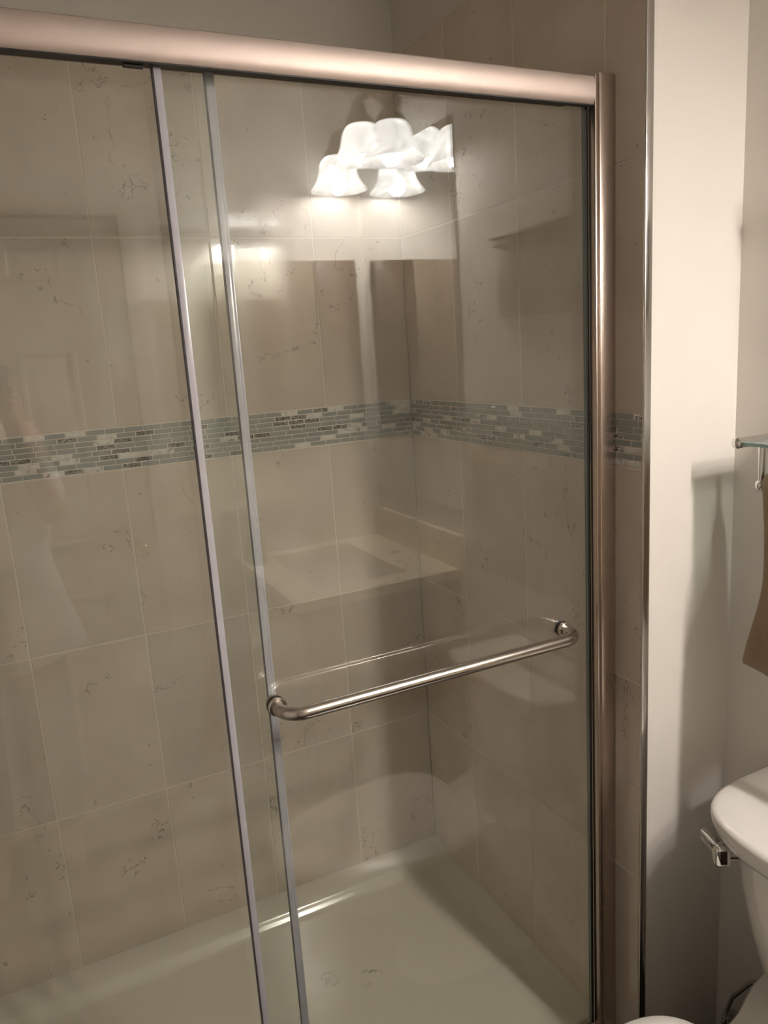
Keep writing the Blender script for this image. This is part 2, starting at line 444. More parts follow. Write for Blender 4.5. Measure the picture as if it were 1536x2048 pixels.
# right wall (u = distance from the back corner, running towards the room)
cols = [0.0005, 0.2464, 0.2464+TW, 0.2464+2*TW, -YF-0.001]
grout_bed(wall_stub, Vector((0, 0, 0)), -EY, -EX, 0.0, -YF-0.0005, 0.0, ZTOP)
tiled(wall_stub, Vector((0, 0, 0)), -EY, -EX, cols, ROWS)
mosaic(wall_stub, Vector((0, 0, 0)), -EY, -EX, 0.0005, -YF-0.002)
# left wall
cols = [0.0005, 0.2464, 0.2464+TW, 0.2464+2*TW, -YF]
OL = Vector((XL+TT, 0, 0))
grout_bed(wall_left, OL, -EY, EX, TT, -YF, ZT-0.02, ZTOP)
tiled(wall_left, OL, -EY, EX, cols, ROWS)
mosaic(wall_left, OL, -EY, EX, 0.0005, -YF)
# satin metal edge profile where the tile ends
bm = bmesh.new()
box(bm, -0.0006, 0.0148, YF-0.0035, YF+0.0005, 0.0, ZC-0.001, 0.0008, 2)
struct(obj('trim_1', bm, M['edge_trim'], None, 40), 'satin metal edge strip between the shower tile and the white wall')

# ------------------------------------------------------------------ shower tray
def grid_line(segs):
    out = []
    for a, b, n in segs:
        out += [a + (b-a)*i/n for i in range(n)]
    out.append(segs[-1][1]); return out
def interp(prof, d):
    if d <= prof[0][0]: return prof[0][1]
    for (a, za), (b, zb) in zip(prof[:-1], prof[1:]):
        if d <= b: return za + (zb-za)*(d-a)/(b-a)
    return prof[-1][1]
FZ = 0.045
back_p = [(0, .0905), (.004, .0895), (.012, .0875), (.035, .0815), (.056, .0765), (.061, .0742), (.064, .0715), (.070, .064), (.078, .0555), (.084, .0510), (.090, .0488), (.11, .0468), (.16, FZ)]
side_p = [(0, .0900), (.006, .0870), (.015, .0800), (.028, .0700), (.045, .0605), (.065, .0535), (.09, .0490), (.12, .0465), (.17, FZ)]
front_p = [(0, .090), (.062, .090), (.069, .087), (.074, .080), (.082, .066), (.092, .055), (.11, .048), (.15, FZ)]
xs = grid_line([(0.0, -0.012, 6), (-0.012, -0.18, 42), (-0.18, -1.34, 60), (-1.34, -1.498, 40), (-1.498, XL+TT, 5)])
ys = grid_line([(0.0, -0.055, 22), (-0.055, -0.095, 24), (-0.095, -0.18, 20), (-0.18, -0.64, 30), (-0.64, -0.80, 60)])
def smax(a, b, k=0.006):
    h = max(k-abs(a-b), 0)/k; return max(a, b) + h*h*k*0.25
bm = bmesh.new(); top = []
for x in xs:
    row = []
    for y in ys:
        dx = -x; dl = x-(XL+TT); db = -y; df = 0.80+y
        hb, hs = interp(back_p, db)-FZ, max(interp(side_p, dx), interp(side_p, dl))-FZ
        # rounded inside corner: blend both falls
        z = FZ + smax(hb, hs, 0.012)
        z = max(z, interp(front_p, df))
        row.append(bm.verts.new((x-0.0003, y-0.0003, z)))
    top.append(row)
for i in range(len(xs)-1):
    for j in range(len(ys)-1):
        bm.faces.new((top[i][j], top[i+1][j], top[i+1][j+1], top[i][j+1]))
# skirt down to the floor on the four sides
def skirt(line):
    low = [bm.verts.new((v.co.x, v.co.y, 0.001)) for v in line]
    for a, b, c, d in zip(line[:-1], line[1:], low[1:], low[:-1]): bm.faces.new((a, b, c, d))
skirt([r[-1] for r in top]); skirt([r[0] for r in top]); skirt(top[0]); skirt(top[-1])
tray = obj('shower_tray', bm, M['tray'], None, 50)
tag(tray, 'white low-walled shower tray with a raised back ledge', 'shower tray')
bm = bmesh.new()
lathe(bm, [(0.0001, 0.0035), (0.045, 0.0035), (0.055, 0.002), (0.056, 0.0)], (-0.76, -0.47, FZ), 36)
for k in range(10):
    a = 2*PI*k/10; lathe(bm, [(0.0001, 0.0038), (0.006, 0.0038)], (-0.76+0.03*math.cos(a), -0.47+0.03*math.sin(a), FZ), 10, mi=1)  # drain holes are flat discs coloured like the shade in them
obj('drain', bm, [M['chrome'], M['dark']], tray, 40)

# ------------------------------------------------------------------ shower enclosure frame
fr = thing('shower_door_frame', 'brushed nickel shower frame, top rail and wall jamb around the glass', 'shower frame', (-0.76, -0.762, 0.092))
bm = bmesh.new()    # header: gently bowed front face
prof = [(-0.7015, 1.9600), (-0.7015, 1.9850), (-0.7650, 1.9862), (-0.7800, 1.9852), (-0.7870, 1.9815), (-0.7893, 1.9745), (-0.7900, 1.9640),
        (-0.7895, 1.9530), (-0.7880, 1.9455), (-0.7845, 1.9405), (-0.7720, 1.9405), (-0.7720, 1.9625), (-0.7080, 1.9625), (-0.7080, 1.9600)]
x0, x1 = XL+TT+0.0005, -0.0425
rings(bm, [[Vector((x, y, z)) for y, z in prof] for x in (x0, x1)])
obj('header_rail', bm, M['nickel_x'], fr, 35)
bm = bmesh.new(); box(bm, x0, x1, -0.7840, -0.7720, 1.9388, 1.9404); box(bm, x0, x1, -0.7715, -0.7085, 1.9585, 1.9624); obj('rail_underside_shade', bm, M['gasket_shade'], fr)  # black strips put the shade under the rail into colour
bm = bmesh.new(); box(bm, -0.790, -0.765, -0.7755, -0.7700, 1.9350, 1.9390, 0.001); obj('roller_guide', bm, M['gasket_shade'], fr)
def jamb(xw, s):
    bm = bmesh.new()    # outer wall channel and the slimmer inner channel
    def b(a, c, *r, bev=0.0012): box(bm, min(xw+s*a, xw+s*c), max(xw+s*a, xw+s*c), *r, bev, 2)
    b(0.0004, 0.0345, -0.7905, -0.7865, 0.092, 1.9886, bev=0.0014)
    b(0.0004, 0.004, -0.7880, -0.7640, 0.092, 1.9886); b(0.0305, 0.0345, -0.7880, -0.7640, 0.092, 1.9886)
    b(0.0004, 0.0345, -0.7650, -0.7620, 0.092, 1.9380)
    b(0.0340, 0.0415, -0.7875, -0.7840, 0.092, 1.9872); b(0.0385, 0.0415, -0.7850, -0.7700, 0.092, 1.9380)
    o = obj('wall_jamb', bm, M['nickel_z'], fr, 40)
    return o
j1 = jamb(0.0, -1); j2 = jamb(XL+TT, 1)
bm = bmesh.new(); box(bm, -0.0475, -0.0412, -0.7685, -0.7605, 0.110, 1.955); obj('gasket_strip', bm, M['gasket_shade'], fr)
bm = bmesh.new()
prof = [(-0.7900, 0.0905), (-0.7900, 0.096), (-0.777, 0.112), (-0.773, 0.112), (-0.773, 0.098), (-0.7445, 0.098), (-0.7445, 0.0905)]
rings(bm, [[Vector((x, y, z)) for y, z in prof] for x in (x0, -0.0425)])
obj('bottom_track', bm, M['nickel_x'], fr, 35)

# ------------------------------------------------------------------ sliding glass doors
def pane(parent, x0, x1, y0, y1, z0, z1):
    bm = bmesh.new(); box(bm, x0, x1, y0, y1, z0, z1)
    bm.faces.ensure_lookup_table(); bm.normal_update()
    for f in bm.faces: f.material_index = 0 if abs(f.normal.y) > 0.5 else 1
    return obj('glass_pane', bm, [M['pane'], M['pane_edge']], parent)
dr = thing('sliding_glass_door', 'right-hand clear glass shower door with the towel bar on it', 'shower door', (-0.40, -0.766, 0.125), 'sliding shower doors')
pane(dr, -0.7470, -0.0480, -0.7685, -0.7625, 0.108, 1.957)
bm = bmesh.new()
box(bm, -0.7525, -0.7425, -0.7715, -0.7690, 0.110, 1.955, 0.0008); box(bm, -0.7525, -0.7425, -0.7620, -0.7595, 0.110, 1.955, 0.0008)
obj('edge_seal', bm, M['vinyl'], dr, 40)
bm = bmesh.new(); box(bm, -0.7542, -0.7524, -0.7700, -0.7610, 0.110, 1.955, 0.0006); obj('seal_fin', bm, M['fin'], dr, 40)
dl = thing('sliding_glass_door', 'left-hand plain clear glass shower door, behind the one with the towel bar', 'shower door', (-1.08, -0.736, 0.125), 'sliding shower doors')
pane(dl, XL+TT+0.043, -0.6745, -0.7385, -0.7325, 0.108, 1.957)
bm = bmesh.new(); box(bm, -0.6780, -0.6695, -0.7415, -0.7390, 0.110, 1.955, 0.0008); box(bm, -0.6780, -0.6695, -0.7320, -0.7295, 0.110, 1.955, 0.0008)
obj('edge_seal', bm, M['vinyl'], dl, 40)
bm = bmesh.new(); box(bm, -0.6698, -0.6650, -0.7405, -0.7305, 0.110, 1.955, 0.001); obj('seal_fin', bm, M['vinyl'], dl, 40)
# towel bar through the right door
HX0, HX1, HZ, HR, HY = -0.6755, -0.1110, 1.0325, 0.0108, -0.8200
bm = bmesh.new()
path = fillet_path([(HX0, -0.7735, HZ), (HX0, HY, HZ), (HX1, HY, HZ), (HX1, -0.7735, HZ)], 0.034, 10)
tube(bm, path, HR, 24); obj('towel_bar', bm, M['nickel_bar'], dr, 40)
for hx in (HX0, HX1):
    bm = bmesh.new(); lathe(bm, [(0.0105, -0.7690), (0.0140, -0.7690), (0.0140, -0.7728), (0.0150, -0.7735), (0.0150, -0.7790), (0.0135, -0.7805), (0.0105, -0.7805)], (hx, 0, HZ), 28, 'Y')
    c = obj('bar_collar', bm, M['nickel_bar'], dr, 40)
    bm = bmesh.new(); lathe(bm, [(0.0001, -0.7690), (0.0152, -0.7690), (0.0152, -0.7712), (0.0001, -0.7712)], (hx, 0, HZ), 28, 'Y'); obj('rubber_washer', bm, M['gasket_shade'], c, 40)
    bm = bmesh.new(); lathe(bm, [(0.0001, -0.7620), (0.0125, -0.7620), (0.0125, -0.7560), (0.0100, -0.7530), (0.0001, -0.7530)], (hx, 0, HZ), 28, 'Y'); obj('back_cap', bm, M['nickel_bar'], dr, 40)

# ------------------------------------------------------------------ toilet (faces -x, tank on the right wall)
TY = -1.213
toi = thing('toilet', 'white two-piece toilet with closed lid and chrome lever', 'toilet', (-0.1, TY, 0))
def dshape(xb, d, hw, n, z, k=28, back_r=0.02):
    """flat back at xb, rounded front reaching d towards -x"""
    pts = []
    for i in range(k+1):
        th = -PI/2 + PI*i/k
        c, s_ = max(0, math.cos(th)), math.sin(th)
        pts.append(Vector((xb - d*c**(2/n), TY + hw*math.copysign(abs(s_)**(2/n), s_), z)))
    return pts
def egg(xc, af, ab, hw, z, nf=2.15, nb=3.4, k=48):
    pts = []
    for i in range(k):
        th = 2*PI*i/k; c, s_ = math.cos(th), math.sin(th)
        n, a = (nf, af) if c >= 0 else (nb, ab)
        pts.append(Vector((xc - math.copysign(a*abs(c)**(2/n), c), TY + hw*math.copysign(abs(s_)**(2/n), s_), z)))
    return pts
# tank: tapers to the bottom with a soft lower edge
bm = bmesh.new(); rs = []
for z, d, hw, n in [(0.405, 0.105, 0.120, 2.6), (0.412, 0.135, 0.148, 2.8), (0.428, 0.160, 0.166, 3.0), (0.46, 0.174, 0.180, 3.1), (0.54, 0.188, 0.196, 3.2), (0.62, 0.199, 0.209, 3.3), (0.699, 0.206, 0.218, 3.3)]:
    rs.append(dshape(0.214, d, hw, n, z))
rings(bm, rs); tank = obj('tank', bm, M['china'], toi, 60)
bm = bmesh.new(); rs = []
for z, d, hw in [(0.6995, 0.224, 0.234), (0.703, 0.232, 0.242), (0.712, 0.236, 0.246), (0.728, 0.240, 0.250), (0.738, 0.240, 0.250), (0.7435, 0.237, 0.247), (0.7465, 0.230, 0.241), (0.7478, 0.211, 0.222)]:
    rs.append(dshape(0.222, d, hw, 3.9, z))
rings(bm, rs); obj('tank_lid', bm, M['china'], toi, 60)
# lever
bm = bmesh.new()
lv = Vector((0.004, -1.0435, 0.680))
b = bmesh.new(); bmesh.ops.create_cube(b, size=1.0)
for v in b.verts: v.co = Vector((v.co.x*0.030, v.co.y*0.026*(1.0-0.25*(v.co.z > 0)), v.co.z*0.040))
bmesh.ops.bevel(b, geom=b.edges[:], offset=0.0100, segments=5, profile=0.5, affect='EDGES')
bmesh.ops.transform(b, matrix=Matrix.Translation(lv) @ Matrix.Rotation(math.radians(-28), 4, 'Z'), verts=b.verts)
join(bm, b)
tube(bm, [lv+Vector((0.005, -0.003, -0.003)), lv+Vector((0.034, -0.020, -0.003))], 0.008, 16)
lever = obj('flush_lever', bm, M['chrome'], toi, 50); lever['label'] = 'chrome lever'
bm = bmesh.new(); rs = []
for t_, w_, h_ in [(0.0, 0.0085, 0.0125), (0.3, 0.0085, 0.0125), (0.8, 0.0075, 0.0110), (0.97, 0.0068, 0.0105), (1.0, 0.005, 0.008)]:
    c = (lv+Vector((0.002, 0.008, 0.006))).lerp(lv+Vector((-0.006, 0.037, 0.024)), t_)
    rs.append([c+Vector((w_*math.copysign(abs(math.cos(a))**0.5, math.cos(a)), 0.3*w_*math.cos(a), h_*math.copysign(abs(math.sin(a))**0.5, math.sin(a)))) for a in [2*PI*k/24 for k in range(24)]])
rings(bm, rs); obj('lever_arm', bm, M['chrome'], lever, 40)
# bowl
bm = bmesh.new(); rs = []
for z, xc, af, ab, hw in [(0.001, -0.10, 0.200, 0.260, 0.112), (0.02, -0.10, 0.200, 0.260, 0.112), (0.06, -0.10, 0.192, 0.255, 0.104), (0.14, -0.11, 0.190, 0.250, 0.096), (0.21, -0.14, 0.225, 0.25, 0.108),
                          (0.28, -0.19, 0.290, 0.25, 0.140), (0.34, -0.24, 0.325, 0.225, 0.164), (0.375, -0.265, 0.318, 0.215, 0.172), (0.395, -0.270, 0.312, 0.21, 0.172), (0.402, -0.27, 0.302, 0.20, 0.164)]:
    rs.append(egg(xc, af, ab, hw, z, 2.2, 2.4))
rings(bm, rs)
rs = []      # deck that carries the tank, flaring towards the wall
for z, k in [(0.22, 0.55), (0.27, 0.66), (0.32, 0.82), (0.36, 0.95), (0.385, 1.0), (0.398, 1.0), (0.4035, 0.96)]:
    half = [(-0.16, 0.086), (-0.10, 0.096), (-0.04, 0.112), (0.0, 0.122), (0.035, 0.136), (0.075, 0.151), (0.12, 0.160), (0.16, 0.162), (0.190, 0.150), (0.198, 0.120)]
    rs.append([Vector((x, TY+k*h, z)) for x, h in half] + [Vector((x, TY-k*h, z)) for x, h in half[::-1]])
rings(bm, rs); bowl = obj('bowl', bm, M['china'], toi, 60)
bm = bmesh.new(); rs = [egg(-0.275, af, ab, hw, z) for z, af, ab, hw in [(0.4025, 0.300, 0.178, 0.176), (0.406, 0.306, 0.182, 0.181), (0.413, 0.307, 0.182, 0.182), (0.418, 0.302, 0.180, 0.178)]]
rings(bm, rs); obj('seat', bm, M['seat'], toi, 60)
bm = bmesh.new(); rs = [egg(-0.275, af, ab, hw, z) for z, af, ab, hw in [(0.4185, 0.302, 0.180, 0.177), (0.422, 0.309, 0.186, 0.183), (0.429, 0.309, 0.186, 0.183), (0.4345, 0.302, 0.181, 0.177), (0.4385, 0.28, 0.165, 0.160), (0.4415, 0.22, 0.12, 0.12)]]
rings(bm, rs); obj('seat_lid', bm, M['seat'], toi, 60)
for sy in (-1, 1):
    bm = bmesh.new(); ball(bm, (-0.125, TY+sy*0.1135, 0.013), 0.0125, 16); obj('bolt_cap', bm, M['china'], toi, 60)
# water shut-off valve in the corner
va = thing('shutoff_valve', 'small chrome water valve low in the corner beside the toilet', 'valve', (XR, -0.912, 0.10))
bm = bmesh.new(); lathe(bm, [(0.0001, -0.010), (0.020, -0.008), (0.027, -0.001), (0.027, 0.0)], (XR-0.0003, -0.912, 0.10), 28, 'X'); obj('wall_flange', bm, M['chrome'], va, 40)
bm = bmesh.new(); tube(bm, [(XR-0.008, -0.912, 0.10), (XR-0.05, -0.912, 0.10)], 0.008, 16); tube(bm, [(XR-0.04, -0.912, 0.095), (XR-0.04, -0.912, 0.135)], 0.007, 16); obj('valve_body', bm, M['chrome'], va, 40)
bm = bmesh.new(); lathe(bm, [(0.0001, -0.072), (0.010, -0.072), (0.016, -0.068), (0.016, -0.060), (0.0001, -0.058)], (XR, -0.912, 0.10), 24, 'X'); obj('valve_knob', bm, M['chrome'], va, 40)
bm = bmesh.new(); tube(bm, [(XR-0.04, -0.9122, 0.1375), (XR-0.041, -0.930, 0.20), (XR-0.06, -0.985, 0.29), (XR-0.07, -1.05, 0.36), (XR-0.07, -1.08, 0.409)], 0.005, 12); obj('supply_hose', bm, M['chrome'], toi, 60)

# ------------------------------------------------------------------ glass shelf with towel bar above the toilet
sh = thing('glass_wall_shelf', 'chrome and glass shelf with a towel rail on the right wall', 'shelf', (XR, TY, 1.372))
SY0, SY1, SZ = -0.9505, -1.4755, 1.3725
for y in (SY0, SY1):
    bm = bmesh.new(); tube(bm, [(XR-0.0002, y, SZ), (0.1215, y, SZ)], 0.0092, 24, mi=0)
    a = obj('shelf_arm', bm, M['chrome'], sh, 40)
    bm = bmesh.new(); lathe(bm, [(0.0001, -0.0045), (0.008, -0.0040), (0.0102, -0.0020), (0.0102, 0.006), (0.0093, 0.0065)], (0.1212, y, SZ), 24, 'X'); obj('end_cap', bm, M['chrome'], a, 40)
    bm = bmesh.new(); lathe(bm, [(0.0001, -0.008), (0.018, -0.006), (0.022, -0.001), (0.022, 0.0)], (XR-0.0003, y, SZ), 24, 'X'); obj('wall_rosette', bm, M['chrome'], a, 40)
    bm = bmesh.new(); tube(bm, [(0.1845, y, SZ-0.006), (0.1845, y, 1.2945)], 0.0062, 20); po = obj('hanger_post', bm, M['chrome'], sh, 40)
    bm = bmesh.new(); ball(bm, (0.1845, y, 1.2910), 0.0110, 20); obj('ball_end', bm, M['chrome'], po, 60)
bm = bmesh.new(); box(bm, 0.1235, 0.2240, SY1+0.0095, SY0-0.0055, SZ-0.0035, SZ+0.0030, 0.0006, 1)
bm.normal_update()
for f in bm.faces: f.material_index = 0 if abs(f.normal.z) > 0.9 else 1
obj('glass_plate', bm, [M['shelfglass'], M['shelfedge']], sh)
bm = bmesh.new(); tube(bm, [(0.1845, SY0, 1.2910), (0.1845, SY1, 1.2910)], 0.0062, 20); obj('towel_rail', bm, M['chrome'], sh, 40)
# towel: front leaf, over the rail, back leaf
bm = bmesh.new(); nU, nV = 46, 56
rnd = random.Random(3)
def sstep(q):
    q = min(1.0, max(0.0, q)); return q*q*(3-2*q)
def towel_pt(s, w):
    """s 0..1 along the leaf (front bottom -> over rail -> back bottom), w 0..1 across"""
    y0, y1 = -0.9625, -1.4200
    if s < 0.50:                       # front leaf
        t = 1-s/0.50; z = 1.303-0.335*t
        x = 0.1730 - 0.004*t - 0.030*sstep((t-0.50)/0.50)
        q = sstep((w-0.08)/0.20)*sstep(t/0.09)*0.98
        x = x*(1-q) + (0.1145 + 0.003*math.sin(11*w))*q
        flare = -0.012*math.sin(PI*t)*(t < 1) + 0.004*t
    elif s < 0.56:
        a = PI*(s-0.50)/0.06; x = 0.1845-0.0115*math.cos(a); z = 1.303+0.0085*math.sin(a); flare = 0; t = 0
    else:
        t = (s-0.56)/0.44; z = 1.303-0.30*t; x = 0.1960+0.004*t; flare = -0.006*math.sin(PI*t)
    y = y0 + (y1-y0)*w + flare*(1-2*w)
    x += 0.006*math.sin(9*w+2)*t
    return Vector((x, y, z - 0.012*w*(t if s < .5 else 0)))
g = [[bm.verts.new(towel_pt(i/nV, j/nU)) for j in range(nU+1)] for i in range(nV+1)]
for i in range(nV):
    for j in range(nU): bm.faces.new((g[i][j], g[i+1][j], g[i+1][j+1], g[i][j+1]))
tw = obj('hand_towel', bm, M['towel'], None, 80)
sd = tw.modifiers.new('thickness', 'SOLIDIFY'); sd.thickness = 0.010; sd.offset = 0.0
ss = tw.modifiers.new('soften', 'SUBSURF'); ss.levels = 1; ss.render_levels = 1
tag(tw, 'brown terry towel hanging from the rail under the glass shelf', 'towel')
bm = bmesh.new()                       # flat-woven border stripes near the front hem
for k in range(7):
    z = 0.996+0.0065*k; s = 0.5*(1-(1.303-z)/0.335)
    pts = [towel_pt(s, w/24) + Vector((-0.0046, 0, 0)) for w in range(1, 24)]
    tube(bm, pts, 0.0017, 8)
bo = obj('woven_border', bm, M['towel'], tw, 60)

# ------------------------------------------------------------------ vanity (seen reflected in the glass)
vc = thing('vanity_cabinet', 'dark wood vanity cabinet under the cream counter', 'cabinet', (-0.05, -1.975, 0))
bm = bmesh.new(); box(bm, -0.300, -0.282, YB+0.002, -1.690, 0.09, 0.843); box(bm, XR-0.02, XR-0.001, YB+0.002, -1.690, 0.09, 0.843); box(bm, -0.282, XR-0.02, YB+0.002, YB+0.02, 0.09, 0.843); box(bm, -0.282, XR-0.02, -1.708, -1.690, 0.09, 0.843); box(bm, -0.282, XR-0.02, YB+0.02, -1.708, 0.09, 0.108); box(bm, -0.25, XR-0.001, YB+0.002, -1.70, 0.0005, 0.09); obj('cabinet_body', bm, M['wood'], vc, 40)
for y0, y1, ky in ((-2.262, -1.990, -2.02), (-1.980, -1.708, -1.95)):
    bm = bmesh.new(); box(bm, -0.320, -0.3005, y0, y1, 0.13, 0.825, 0.003)
    box(bm, -0.324, -0.3195, y0+0.055, y1-0.055, 0.19, 0.765, 0.003); d = obj('cabinet_door', bm, M['wood'], vc, 40)
    bm = bmesh.new(); tube(bm, [(-0.320, ky, 0.70), (-0.334, ky, 0.70)], 0.005, 12); ball(bm, (-0.341, ky, 0.70), 0.012, 16); obj('door_knob', bm, M['bronze'], d, 50)
ct = thing('vanity_countertop', 'cream stone counter with backsplash and white undermount sink', 'countertop', (-0.05, -1.975, 0.844))
CX0, CX1, CY0, CY1, CZ0, CZ1 = -0.340, XR-0.0008, YB+0.001, -1.668, 0.844, 0.874
SX0, SX1, SYa, SYb = -0.235, 0.066, -2.215, -1.755
bm = bmesh.new(); box(bm, CX0, SX0, CY0, CY1, CZ0, CZ1); box(bm, SX1, CX1, CY0, CY1, CZ0, CZ1)
box(bm, SX0, SX1, CY0, SYa, CZ0, CZ1); box(bm, SX0, SX1, SYb, CY1, CZ0, CZ1); obj('counter_slab', bm, M['stone'], ct)
bm = bmesh.new(); box(bm, 0.210, CX1, CY0, -1.640, CZ1, 0.984, 0.0015); obj('backsplash', bm, M['stone'], ct, 40)
bm = bmesh.new()
def rrect(x0, x1, y0, y1, r, z, k=6):
    pts = []
    for cx, cy, a0 in ((x1-r, y1-r, 0), (x0+r, y1-r, 90), (x0+r, y0+r, 180), (x1-r, y0+r, 270)):
        for i in range(k+1):
            a = math.radians(a0+90*i/k); pts.append(Vector((cx+r*math.cos(a), cy+r*math.sin(a), z)))
    return pts
e = 0.004
rings(bm, [rrect(SX0-e-0.02, SX1+e+0.02, SYa-e-0.02, SYb+e+0.02, 0.03, CZ0-0.0005), rrect(SX0-e, SX1+e, SYa-e, SYb+e, 0.03, CZ0-0.0005), rrect(SX0+0.004, SX1-0.004, SYa+0.004, SYb-0.004, 0.03, 0.79),
           rrect(SX0+0.018, SX1-0.018, SYa+0.018, SYb-0.018, 0.035, 0.735), rrect(SX0+0.05, SX1-0.05, SYa+0.06, SYb-0.06, 0.05, 0.722)], False, True)
sink = obj('sink_basin', bm, M['china'], ct, 50)
bm = bmesh.new(); lathe(bm, [(0.0001, 0.002), (0.020, 0.002), (0.023, 0.0)], (-0.085, -1.985, 0.7222), 24); obj('sink_drain', bm, M['chrome'], sink, 40)
bm = bmesh.new(); lathe(bm, [(0.0001, 0.0012), (0.0165, 0.0012), (0.0172, 0.0)], (0.145, -1.987, CZ1), 28); obj('tap_hole_disc', bm, M['dark'], ct, 40)  # flat disc, its dark colour painted as the shade in the tap hole
# mirror
mi = thing('wall_mirror', 'large frameless mirror above the vanity backsplash', 'mirror', (XR, -1.945, 1.064))
bm = bmesh.new(); box(bm, 0.2255, XR-0.0004, -2.262, -1.630, 1.064, 2.187)
bm.normal_update()
for f in bm.faces: f.material_index = 0 if f.normal.x < -0.5 else 1
obj('mirror_glass', bm, [M['mirror'], M['pane_edge']], mi)
# vanity light
LX = 0.115; LY = (-2.180, -1.980, -1.780); LZ = (2.095, 2.140, 2.095)
vl = thing('vanity_light', 'three-lamp nickel wall light with alabaster bell shades above the mirror', 'wall lamp', (XR, -1.98, 2.30))
bm = bmesh.new(); lathe(bm, [(0.0001, -0.024), (0.030, -0.024), (0.046, -0.016), (0.060, -0.010), (0.064, -0.003), (0.064, -0.0003)], (XR, -1.98, 2.315), 40, 'X'); obj('wall_plate', bm, M['bronze'], vl, 40)
bm = bmesh.new()
ctl = [(-0.385, 2.272), (-0.33, 2.276), (-0.26, 2.270), (-0.20, 2.278), (-0.14, 2.310), (-0.085, 2.338), (-0.03, 2.340), (0.0, 2.333)]
ctl = ctl + [(-a, z) for a, z in ctl[-2::-1]]
def cr(p, n=6):
    out = []
    for i in range(len(p)-1):
        p0, p1, p2, p3 = p[max(i-1, 0)], p[i], p[i+1], p[min(i+2, len(p)-1)]
        for k in range(n):
            t = k/n; out.append(tuple(0.5*((2*b_)+(-a_+c_)*t+(2*a_-5*b_+4*c_-d_)*t*t+(-a_+3*b_-3*c_+d_)*t**3) for a_, b_, c_, d_ in zip(p0, p1, p2, p3)))
    out.append(p[-1]); return out
bar = [(LX+0.035, -1.98+a, z) for a, z in cr(ctl)]
tube(bm, bar, 0.0105, 16)
tube(bm, [(XR-0.02, -1.98, 2.315), (LX+0.06, -1.98, 2.322), (LX+0.035, -1.98, 2.333)], 0.010, 14)
for sgn in (-1, 1):
    ball(bm, (LX+0.035, -1.98+sgn*0.385, 2.272), 0.018, 18, (1, 1.15, 1)); tube(bm, [(LX+0.035, -1.98+sgn*0.352, 2.2755), (LX+0.035, -1.98+sgn*0.366, 2.2745)], 0.0155, 16)
    tube(bm, [(LX+0.035, -1.98+sgn*0.10, 2.3325), (LX+0.035, -1.98+sgn*0.088, 2.337)], 0.0145, 16)
obj('curved_bar', bm, M['bronze'], vl, 50)
for y, z in zip(LY, LZ):
    bm = bmesh.new()
    lathe(bm, [(0.0001, 0.180), (0.010, 0.178), (0.016, 0.168), (0.019, 0.155), (0.023, 0.140), (0.033, 0.125), (0.041, 0.117), (0.043, 0.107), (0.041, 0.101), (0.001, 0.101)], (LX, y, z), 30)
    zt = 2.333 if abs(y+1.98) < 0.01 else 2.278
    tube(bm, [(LX, y, z+0.170), (LX+0.006, y, z+0.178), (LX+0.035, y, zt)], 0.009, 14)
    so = obj('lamp_socket', bm, M['bronze'], vl, 50)
    bm = bmesh.new()
    prof = [(0.030, 0.107), (0.041, 0.1045), (0.050, 0.097), (0.0565, 0.085), (0.061, 0.069), (0.0645, 0.052), (0.0700, 0.036), (0.0785, 0.021), (0.0885, 0.009), (0.0955, 0.0)]
    inner = [(r-0.0035, h+0.0005) for r, h in prof[::-1]]
    lathe(bm, prof+inner, (LX, y, z), 48)
    bm.faces.ensure_lookup_table(); nring = len(prof)-1
    for fi, f in enumerate(bm.faces): f.material_index = 0 if fi < nring*48 else 1
    obj('lamp_shade', bm, [M['shade'], M['shade_in']], vl, 60)
    bm = bmesh.new()
    lathe(bm, [(0.0001, -0.012), (0.012, -0.010), (0.022, -0.002), (0.028, 0.010), (0.030, 0.022), (0.028, 0.036), (0.021, 0.050), (0.015, 0.062), (0.013, 0.074), (0.013, 0.1005), (0.0001, 0.1005)], (LX, y, z), 28)
    obj('light_bulb', bm, M['bulb'], vl, 60)
# framed relief above the toilet
pq = thing('wall_plaque', 'brown framed relief of three shells high on the right wall', 'plaque', (XR, -1.25, 1.62))
bm = bmesh.new(); box(bm, 0.2130, XR-0.0005, -1.412, -1.090, 1.626, 1.806, 0.002)
obj('plaque_back', bm, M['plaque'], pq, 40)
bm = bmesh.new()
for z0, z1, dx in ((1.806, 1.815, 0.030), (1.815, 1.823, 0.022), (1.823, 1.832, 0.036)): box(bm, XR-dx, XR-0.0005, -1.412-dx*0.2, -1.090+dx*0.2, z0, z1, 0.0015)
box(bm, XR-0.024, XR-0.0005, -1.396, -1.106, 1.648, 1.653, 0.001)
obj('moulding', bm, M['plaque'], pq, 40)
for k in range(3):
    cy = -1.345+0.094*k; bm = bmesh.new(); rs = []
    for i in range(9):
        t = i/8; z = 1.660+0.118*t; w = 0.034*math.sin(PI*(0.12+0.80*t))**0.8; dp = 0.010*math.sin(PI*(0.1+0.8*t))
        rs.append([Vector((0.2130-max(0, dp*math.cos(a))*(1+0.25*math.cos(8*a))+0.0004, cy+w*math.sin(a), z)) for a in [-PI/2+PI*q/16 for q in range(17)]])
    rings(bm, rs, True, True, False); obj('shell_relief', bm, M['plaque_relief'], pq, 50)
